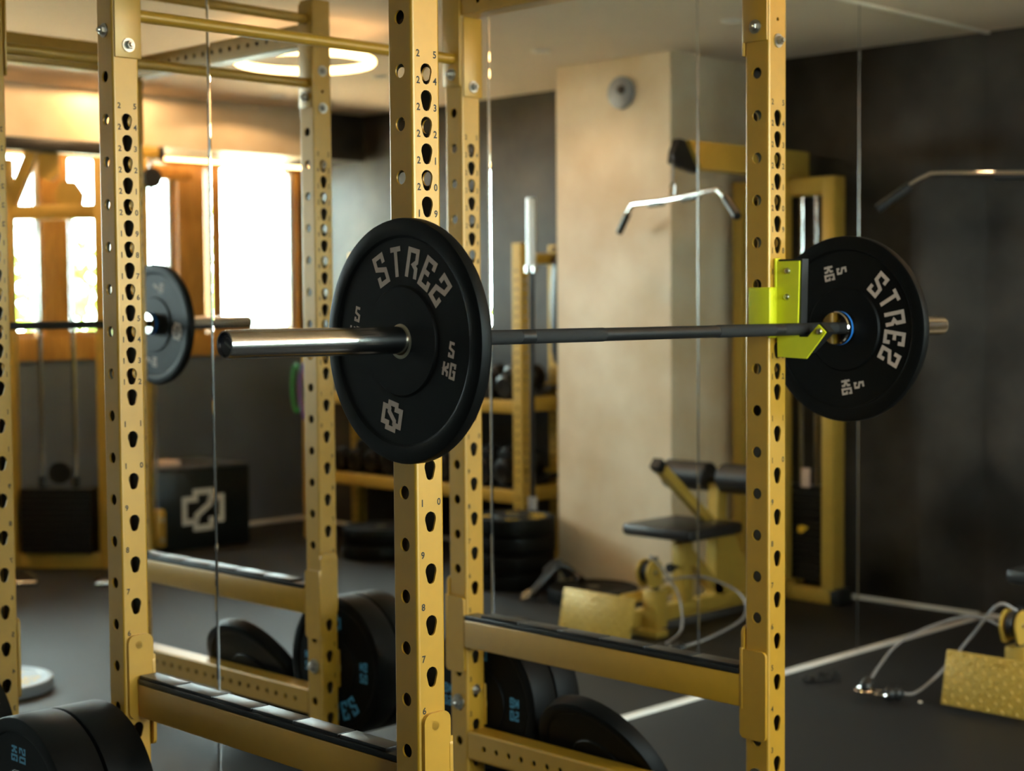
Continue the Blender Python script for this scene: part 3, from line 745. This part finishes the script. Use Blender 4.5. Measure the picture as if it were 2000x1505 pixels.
# low row station: short post, pulley cheeks and foot plate
lp('row_post', MB().box((3.36, YM + .045, .03), (3.44, YM + .125, .20), .005))
lp('row_pin', MB().rod((3.40, YM + .085, .20), (3.40, YM + .085, .30), .017, 14).rod((3.40, YM + .085, .30), (3.40, YM + .085, .345), .011, 12, .014), M['plastic'])
for y in (YM + .055, YM + .115):
    o = lp('pulley_cheek', MB().prism([(3.36 + .055 * math.cos(a), .285 + .055 * math.sin(a)) for a in [math.radians(-20 + 11 * k) for k in range(21)]] + [(3.325, .225), (3.345, .215), (3.43, .225)], y - .004, y + .004, 'y'))
    lp('axle_bolt', MB().rod((3.36, y - .010, .285), (3.36, y + .010, .285), .010, 12), M['zinc'], o)
lp('pulley_wheel', MB().lathe([(0, .013), (.050, .013), (.043, 0), (.050, -.013), (0, -.013)], 32, oriented((1, 0, 0), (0, 0, 1), (0, -1, 0), (3.36, YM + .085, .285)), closed=False), M['plastic'])
# diamond tread foot plate
fp0, fp1 = (3.068, .022), (3.110, .214)
tv = Vector((fp1[0] - fp0[0], 0, fp1[1] - fp0[1])); th_ = tv.length; tv.normalize(); nn = Vector((-tv.z, 0, tv.x))
FX = oriented((0, -1, 0), tv, nn, (fp0[0], -.737, fp0[1]))
mb = MB().box((0, 0, -.006), (.415, th_, 0), .002, FX)
mb.box((0, th_ - .006, -.05), (.415, th_, -.006), .002, FX)
ft = lp('foot_tread', mb, M['gold_dull'])
mb = MB()
for i in range(15):
    for j in range(8):
        cx, cy = .014 + i * .0278, .013 + j * .0245
        a = PI / 4 if (i + j) % 2 else -PI / 4
        X = FX @ Matrix.Translation((cx, cy, 0)) @ Matrix.Rotation(a, 4, 'Z')
        mb.add([(-.0135, 0, 0), (0, -.0045, 0), (.0135, 0, 0), (0, .0045, 0), (0, 0, .0050)], [(0, 1, 4), (1, 2, 4), (2, 3, 4), (3, 0, 4)], X)
lp('tread_lug', mb, M['gold_dull'], ft, smooth=0, kind='stuff')
lp('tread_support', MB().prism([(3.10, .19), (3.115, .19), (3.33, .10), (3.33, .04), (3.20, .04)], YM - .03, YM + .03, 'y'))
# cables with rubber ball stops
def cable_thing(pts, end, lab):
    t = thing('pulley_cable', lab, 'cable', end)
    part('cable_line', MB().tube(catmull(pts, 10), .0055, 10), M['cable'], t)
    e = Vector(pts[-1]); d = (e - Vector(pts[-2])).normalized()
    for k in range(2):
        c = e + d * (.012 + .028 * k); part('ball_stop', MB().lathe([(.026 * math.sin(a), .026 * math.cos(a)) for a in [PI * i / 10 for i in range(11)]], 20, Matrix.Translation(c), closed=False), M['plastic'], t)
    c = e + d * .075; u = Vector((-d.y, d.x, 0)).normalized()
    part('clip', MB().tube([c + d * (.026 * math.cos(a)) + u * (.034 * math.sin(a)) + Vector((0, 0, .004)) for a in [2 * PI * k / 20 for k in range(20)]], .0048, 8, True), M['chrome'], t)
cable_thing([(3.375, YM + .085, .335), (3.325, -.82, .355), (3.345, -.70, .215), (3.27, -.615, .08), (3.13, -.60, .03), (3.08, -.565, .03)], (3.08, -.565, 0), 'clear pulley cable arching over the diamond tread plate to the floor')
cable_thing([(3.40, YM + .085, .235), (3.47, -.66, .27), (3.50, -.48, .215), (3.39, -.375, .145), (3.20, -.40, .085), (3.06, -.445, .055)], (3.06, -.445, 0), 'clear pulley cable curving to two black ball stops near the white baseboard')
# chain lying on the floor
t = thing('floor_chain', 'small dark clump of chain links on the floor near the mirror', 'chain', (3.17, -.17, 0))
q = random.Random(3)
for k in range(16):
    c = Vector((3.17 + q.uniform(-.085, .085), -.17 + q.uniform(-.035, .035), .006 + q.uniform(0, .012))); a = q.uniform(0, PI)
    u = Vector((math.cos(a), math.sin(a), q.uniform(-.3, .3))).normalized(); v = u.cross(Vector((0, 0, 1))).normalized()
    part('chain_link', MB().tube([c + u * (.017 * math.cos(b)) + v * (.010 * math.sin(b)) for b in [2 * PI * i / 10 for i in range(10)]], .0035, 6, True), M['rubber_edge'], t)
single('pebble', MB().lathe([(0, .008), (.006, .006), (.008, .002), (.006, 0)], 8, Matrix.Translation((3.11, -.63, 0)), closed=False), M['white'], 'tiny pale crumb on the floor beside the tread plate', 'crumb', (3.11, -.63, 0))

# pulldown bar hanging from the machine
lc = Vector((3.635, YM, 1.937)); bd = Vector((-.488, .873, 0)).normalized()
t = thing('pulldown_bar', 'wide chrome pulldown bar with bent ends and black grips', 'bar', lc)
def bpnt(s_, z): return lc + bd * s_ + Vector((0, 0, z))
path = [bpnt(-.70, -.105), bpnt(-.60, -.035), bpnt(-.535, .0), bpnt(-.49, .008), bpnt(-.25, .003), bpnt(0, 0), bpnt(.25, .003), bpnt(.49, .008), bpnt(.535, .0), bpnt(.60, -.035), bpnt(.70, -.105)]
part('bar_tube', MB().tube(catmull(path, 5), .0125, 14), M['chrome'], t)
for s_ in (-1, 1):
    part('end_grip', MB().tube([bpnt(s_ * .595, -.032), bpnt(s_ * .715, -.116)], .018, 14), M['plastic'], t)
    part('inner_grip', MB().tube([bpnt(s_ * .13, -.008), bpnt(s_ * .29, -.006)], .015, 14), M['plastic'], t)
part('hook_eye', MB().tube([lc + Vector((0, .014 * math.sin(a), .020 + .018 * math.cos(a))) for a in [2 * PI * k / 16 for k in range(16)]], .0045, 8, True), M['chrome'], t)

# strap with handles on the floor by the plate stack
t = thing('ankle_strap', 'black strap bundle with chrome ring on the floor beside the plate stack', 'strap', (3.62, -1.86, 0))
part('strap', MB().tube(catmull([(3.60, -1.84, .02), (3.66, -1.83, .07), (3.72, -1.80, .14), (3.76, -1.78, .16), (3.80, -1.72, .12), (3.78, -1.66, .10)], 6), .022, 10), M['pad'], t)
part('strap_loop', MB().tube(catmull([(3.70, -1.83, .13), (3.74, -1.79, .18), (3.79, -1.80, .15), (3.80, -1.76, .10)], 6), .02, 10), M['pad'], t)
part('chrome_ring', MB().tube([(3.585 + .03 * math.cos(a), -1.85 + .018 * math.sin(a), .03 + .02 * math.cos(a)) for a in [2 * PI * k / 18 for k in range(18)]], .007, 8, True), M['chrome'], t)

# ------------------------------------------------------------------ dumbbell rack with dumbbells
dr = thing('dumbbell_rack', 'gold perforated storage rack with dumbbell shelves along the dark wall', 'storage rack', (4.45, -3.45, 0))
for x, y in ((4.24, -2.52), (4.24, -4.40), (4.63, -2.62), (4.63, -4.40)):
    mb = MB(); h = 1.80 if not (x < 4.4 and y < -4) else 1.16
    perf_tube(mb, (x, y, 0), (1, 0, 0), (0, 1, 0), (0, 0, 1), .035, .035, 0, h, [(.10 + .05 * k, .010) for k in range(int((h - .15) / .05))], [(.10 + .05 * k, .010) for k in range(int((h - .15) / .05))])
    part('rack_post', mb, G, dr, 40, recalc=False)
for z in (.40, .90):
    part('shelf_rail', MB().box((4.215, -4.365, z - .035), (4.265, -2.555, z + .035), .005), G, dr)
    part('shelf_rail', MB().box((4.605, -4.365, z + .05), (4.655, -2.655, z + .12), .005), G, dr)
    part('shelf_deck', MB().prism([(4.266, z + .02), (4.604, z + .098), (4.604, z + .106), (4.266, z + .028)], -4.36, -2.56, 'y'), M['rubber_edge'], dr)
    for y in (-2.57, -4.40):
        part('side_rail', MB().box((4.275, y - .03, z - .03), (4.595, y + .03, z + .05), .005), G, dr)
part('side_rail', MB().box((4.275, -2.60, 1.69), (4.595, -2.54, 1.75), .005), G, dr)
def dumbbell(x, y, z, r, lab, grp):
    t = thing('dumbbell', lab, 'dumbbell', (x, y, z), group=grp)
    tilt = math.atan2(.078, .338); d = Vector((math.cos(tilt), 0, math.sin(tilt)))
    X = oriented((0, 1, 0), Vector((0, 1, 0)).cross(d) * -1, d, (x, y, z)) if False else oriented((0, -1, 0), (-d.z, 0, d.x), (-d.x, 0, -d.z), (x, y, z))
    part('handle', MB().lathe([(0, .065), (.014, .065), (.017, 0), (.014, -.065), (0, -.065)], 16, X, closed=False), M['chrome'], t)
    for s in (-1, 1):
        hd_ = part('head', MB().lathe([(0, s * .062), (r * .8, s * .062), (r, s * .072), (r, s * .135), (r * .82, s * .145), (r * .4, s * .145), (r * .38, s * .142), (0, s * .142)], 28, X, closed=False), M['rubber_edge'], t)
for sh, z in enumerate((.40, .90)):
    y = -2.72 if sh == 0 else -2.70; k = 0
    while y > -4.28:
        r = .068 - .0016 * k if sh else .080 - .0012 * k
        zc = z + .028 + (4.42 - 4.266) * .2308 + r * 1.03
        nth = ('first', 'second', 'third', 'fourth', 'fifth', 'sixth', 'seventh', 'eighth', 'ninth', 'tenth', 'eleventh', 'twelfth', 'thirteenth', 'fourteenth', 'fifteenth')[k]
        dumbbell(4.42, y, zc, r, 'black round dumbbell on the %s shelf, %s from the standing barbell' % ('lower' if sh == 0 else 'upper', nth), 'dumbbells on the %s shelf' % ('lower' if sh == 0 else 'upper'))
        y -= 2 * r + .012; k += 1
# barbell standing upright at the rack end
t = thing('standing_barbell', 'barbell standing upright at the end of the dumbbell rack', 'barbell', (4.20, -2.40, 0))
part('shaft', MB().rod((4.20, -2.40, .42), (4.20, -2.40, 1.70), .014, 16), M['shaft'], t)
for a, b in ((.02, .42), (1.66, 2.04)): part('sleeve', MB().rod((4.20, -2.40, a), (4.20, -2.40, b), .025, 24), M['alu'], t)
part('collar', MB().rod((4.20, -2.40, 1.64), (4.20, -2.40, 1.67), .037, 24), M['chrome'], t)
single('bar_holder', MB().lathe([(.026, 0), (.055, 0), (.055, .16), (.026, .16)], 28, Matrix.Translation((4.20, -2.40, 0))), M['plastic'], 'black tube holder for the upright barbell', 'bar holder', (4.20, -2.40, 0))
t = thing('gear_bag', 'dark hanging gear bag at the end of the dumbbell rack', 'bag', (4.53, -2.44, .9))
part('bag_body', MB().lathe([(0, 1.12), (.07, 1.13), (.095, 1.20), (.10, 1.50), (.085, 1.72), (.03, 1.76), (0, 1.76)], 28, Matrix.Translation((4.53, -2.44, 0)), closed=False), M['pad'], t)
part('bag_strap', MB().tube([(4.53, -2.44, 1.755), (4.53, -2.49, 1.78), (4.53, -2.56, 1.77)], .012, 8), M['pad'], t)
def band(mt, off, nm, lab, ln):
    c = Vector((4.17, -4.46 + off, 1.10)); pts = []
    for k in range(40):
        a = 2 * PI * k / 40; pts.append((c.x + .012 * math.sin(a) , c.y + .035 * math.sin(a), c.z - ln / 2 + ln / 2 * math.cos(a) ))
    single('resistance_band', MB().tube(pts, .011, 8, True), M[mt], lab, 'resistance band', (c.x, c.y, c.z - ln), 'bands on the rack post')
band('green', .02, 'g', 'green loop resistance band hanging on the dumbbell rack', .30)
band('purple', .105, 'p', 'purple loop resistance band hanging on the dumbbell rack', .34)

# ------------------------------------------------------------------ plyo box with emblem
t = thing('plyo_box', 'dark green-black jump box with a pale emblem by the window wall', 'jump box', (3.50, -4.78, 0))
part('box_body', MB().box((3.15, -5.05, 0), (3.845, -4.51, .487), .012), mat('box_vinyl', (0.006, 0.010, 0.011), 0.35, 0, 0.2, 30), t)
part('box_lid', MB().box((3.15, -5.05, .488), (3.845, -4.51, .50), .005), mat('box_lid_vinyl', (0.06, 0.065, 0.075), 0.3, 0, 0.2, 30), t)
mb = MB(); X = oriented((-1, 0, 0), (0, 0, 1), (0, 1, 0), (3.50, -4.5092, .238))
logo_at(mb, .135, .110, .036, X)
part('emblem', mb, mat('pale_emblem', (0.60, 0.60, 0.56), 0.6), t, 0, recalc=False)
single('flat_board', MB().box((3.18, -4.78, .5005), (3.42, -4.62, .535), .006), M['paperpink'], 'flat pale pink board lying on the jump box', 'board', (3.30, -4.70, .5005))

# ------------------------------------------------------------------ cable machine by the window
cm = thing('cable_machine', 'gold twin column cable machine standing by the windows', 'exercise machine', (2.58, -4.48, 0))
dA = Vector((.65, .76, 0)); 
E0, E1 = Vector((2.36, -4.72, 0)), Vector((2.72, -4.30, 0))
def cpart(n, mb, m=None, parent=None, **k): return part(n, mb, m or G, parent or cm, **k)
ang = math.atan2((E1 - E0).y, (E1 - E0).x); LEN = (E1 - E0).length
CX = Matrix.Translation(E0) @ Matrix.Rotation(ang, 4, 'Z')
cpart('column_post', MB().box((-.04, -.04, 0), (.04, .04, 2.30), .006, CX))
cpart('column_post', MB().box((LEN - .04, -.04, 0), (LEN + .04, .04, 2.30), .006, CX))
cpart('base_beam', MB().box((.04, -.035, 0), (LEN - .04, .035, .085), .006, CX))
cpart('mid_beam', MB().box((.04, -.03, 1.96), (LEN - .04, .03, 2.04), .006, CX))
cpart('brace', MB().prism([(-.02, 2.0), (.05, 2.0), (.20, 2.34), (.13, 2.34)], -.028, .028, 'y', CX))
cpart('top_bracket', MB().prism([(.20, 2.20), (.27, 2.17), (.31, 2.21), (.31, 2.34), (.20, 2.34)], -.02, .02, 'y', CX))
cpart('pulley_bracket', MB().prism([(.30, 2.04), (.44, 2.04), (.45, 2.10), (.40, 2.17), (.33, 2.17), (.30, 2.12)], -.02, .02, 'y', CX))
for u in (.18, .37):
    cpart('guide_rod', MB().rod(CX @ Vector((u, 0, .08)), CX @ Vector((u, 0, 1.97)), .014, 14), M['chrome'])
    cpart('rod_bumper', MB().rod(CX @ Vector((u, 0, .455)), CX @ Vector((u, 0, .52)), .024, 14), M['plastic'])
for k in range(11):
    z = .09 + k * .033
    cpart('weight_slab', MB().box((.075, -.075, z), (LEN - .075, .075, z + .031), .003, CX), M['rubber_edge'])
cpart('stack_pulley', MB().lathe([(0, .016), (.062, .016), (.055, 0), (.062, -.016), (0, -.016)], 32, CX @ oriented((1, 0, 0), (0, 0, 1), (0, -1, 0), (LEN / 2, -.01, .535)), closed=False), M['plastic'])
sp = cpart('selector_pin', MB().lathe([(0, .03), (.020, .03), (.020, 0), (0, 0)], 18, CX @ oriented((1, 0, 0), (0, 0, 1), (0, -1, 0), (LEN / 2, -.076, .36)), closed=False), M['yellow'])
mb = MB()
for k in range(16):
    z = .34 - k * .016; c = CX @ Vector((LEN / 2 - .03, -.082, z))
    mb.tube([(c.x + .006 * math.cos(a), c.y + .004 * math.cos(a), c.z + .010 * math.sin(a)) for a in [2 * PI * i / 8 for i in range(8)]], .002, 5, True)
cpart('pin_chain', mb, M['zinc'], sp)
cpart('top_beam', MB().box((1.30, -4.49, 2.325), (2.80, -4.41, 2.395), .006), M['plastic'])
cpart('top_beam_end', MB().box((2.80, -4.49, 2.325), (3.17, -4.41, 2.395), .006))
cpart('beam_cap', MB().box((3.17, -4.495, 2.32), (3.205, -4.405, 2.398), .006), M['plastic'])
for x in (3.06,):
    cpart('pulley_column', MB().box((x - .035, -4.485, 0), (x + .035, -4.415, 2.325), .006))
    cpart('column_rod', MB().rod((x + .075, -4.45, .05), (x + .075, -4.45, 2.33), .012, 12), M['chrome'])
    ca = cpart('pulley_carriage', MB().box((x + .04, -4.49, .05), (x + .11, -4.40, .28), .02))
    for z in (.10, .22): cpart('axle_bolt', MB().rod((x + .075, -4.401, z), (x + .075, -4.392, z), .014, 12), M['zinc'], ca)
cpart('upper_pulley', MB().lathe([(0, .016), (.06, .016), (.054, 0), (.06, -.016), (0, -.016)], 32, oriented((1, 0, 0), (0, 0, 1), (0, -1, 0), (3.09, -4.37, 2.21)), closed=False), M['plastic'])
def dhandle(c, a, lab):
    t = thing('stirrup_attachment', lab, 'attachment', c); c = Vector(c); u = Vector((math.cos(a), math.sin(a), 0)); v = Vector((-u.y, u.x, 0))
    part('grip', MB().rod(c - u * .06 + Vector((0, 0, .014)), c + u * .06 + Vector((0, 0, .014)), .0135, 14), M['chrome'], t)
    part('frame', MB().tube([c - u * .06 + Vector((0, 0, .014)), c - u * .055 + v * .03 + Vector((0, 0, .05)), c + v * .07 + Vector((0, 0, .10)), c + u * .055 + v * .03 + Vector((0, 0, .05)), c + u * .06 + Vector((0, 0, .014))], .0055, 8), M['chrome'], t)
dhandle((2.10, -4.10, 0), .6, 'chrome stirrup handle on the floor before the cable machine column with the weight stack')
dhandle((2.40, -3.80, 0), .2, 'chrome stirrup handle on the open floor between cable machine and jump box')
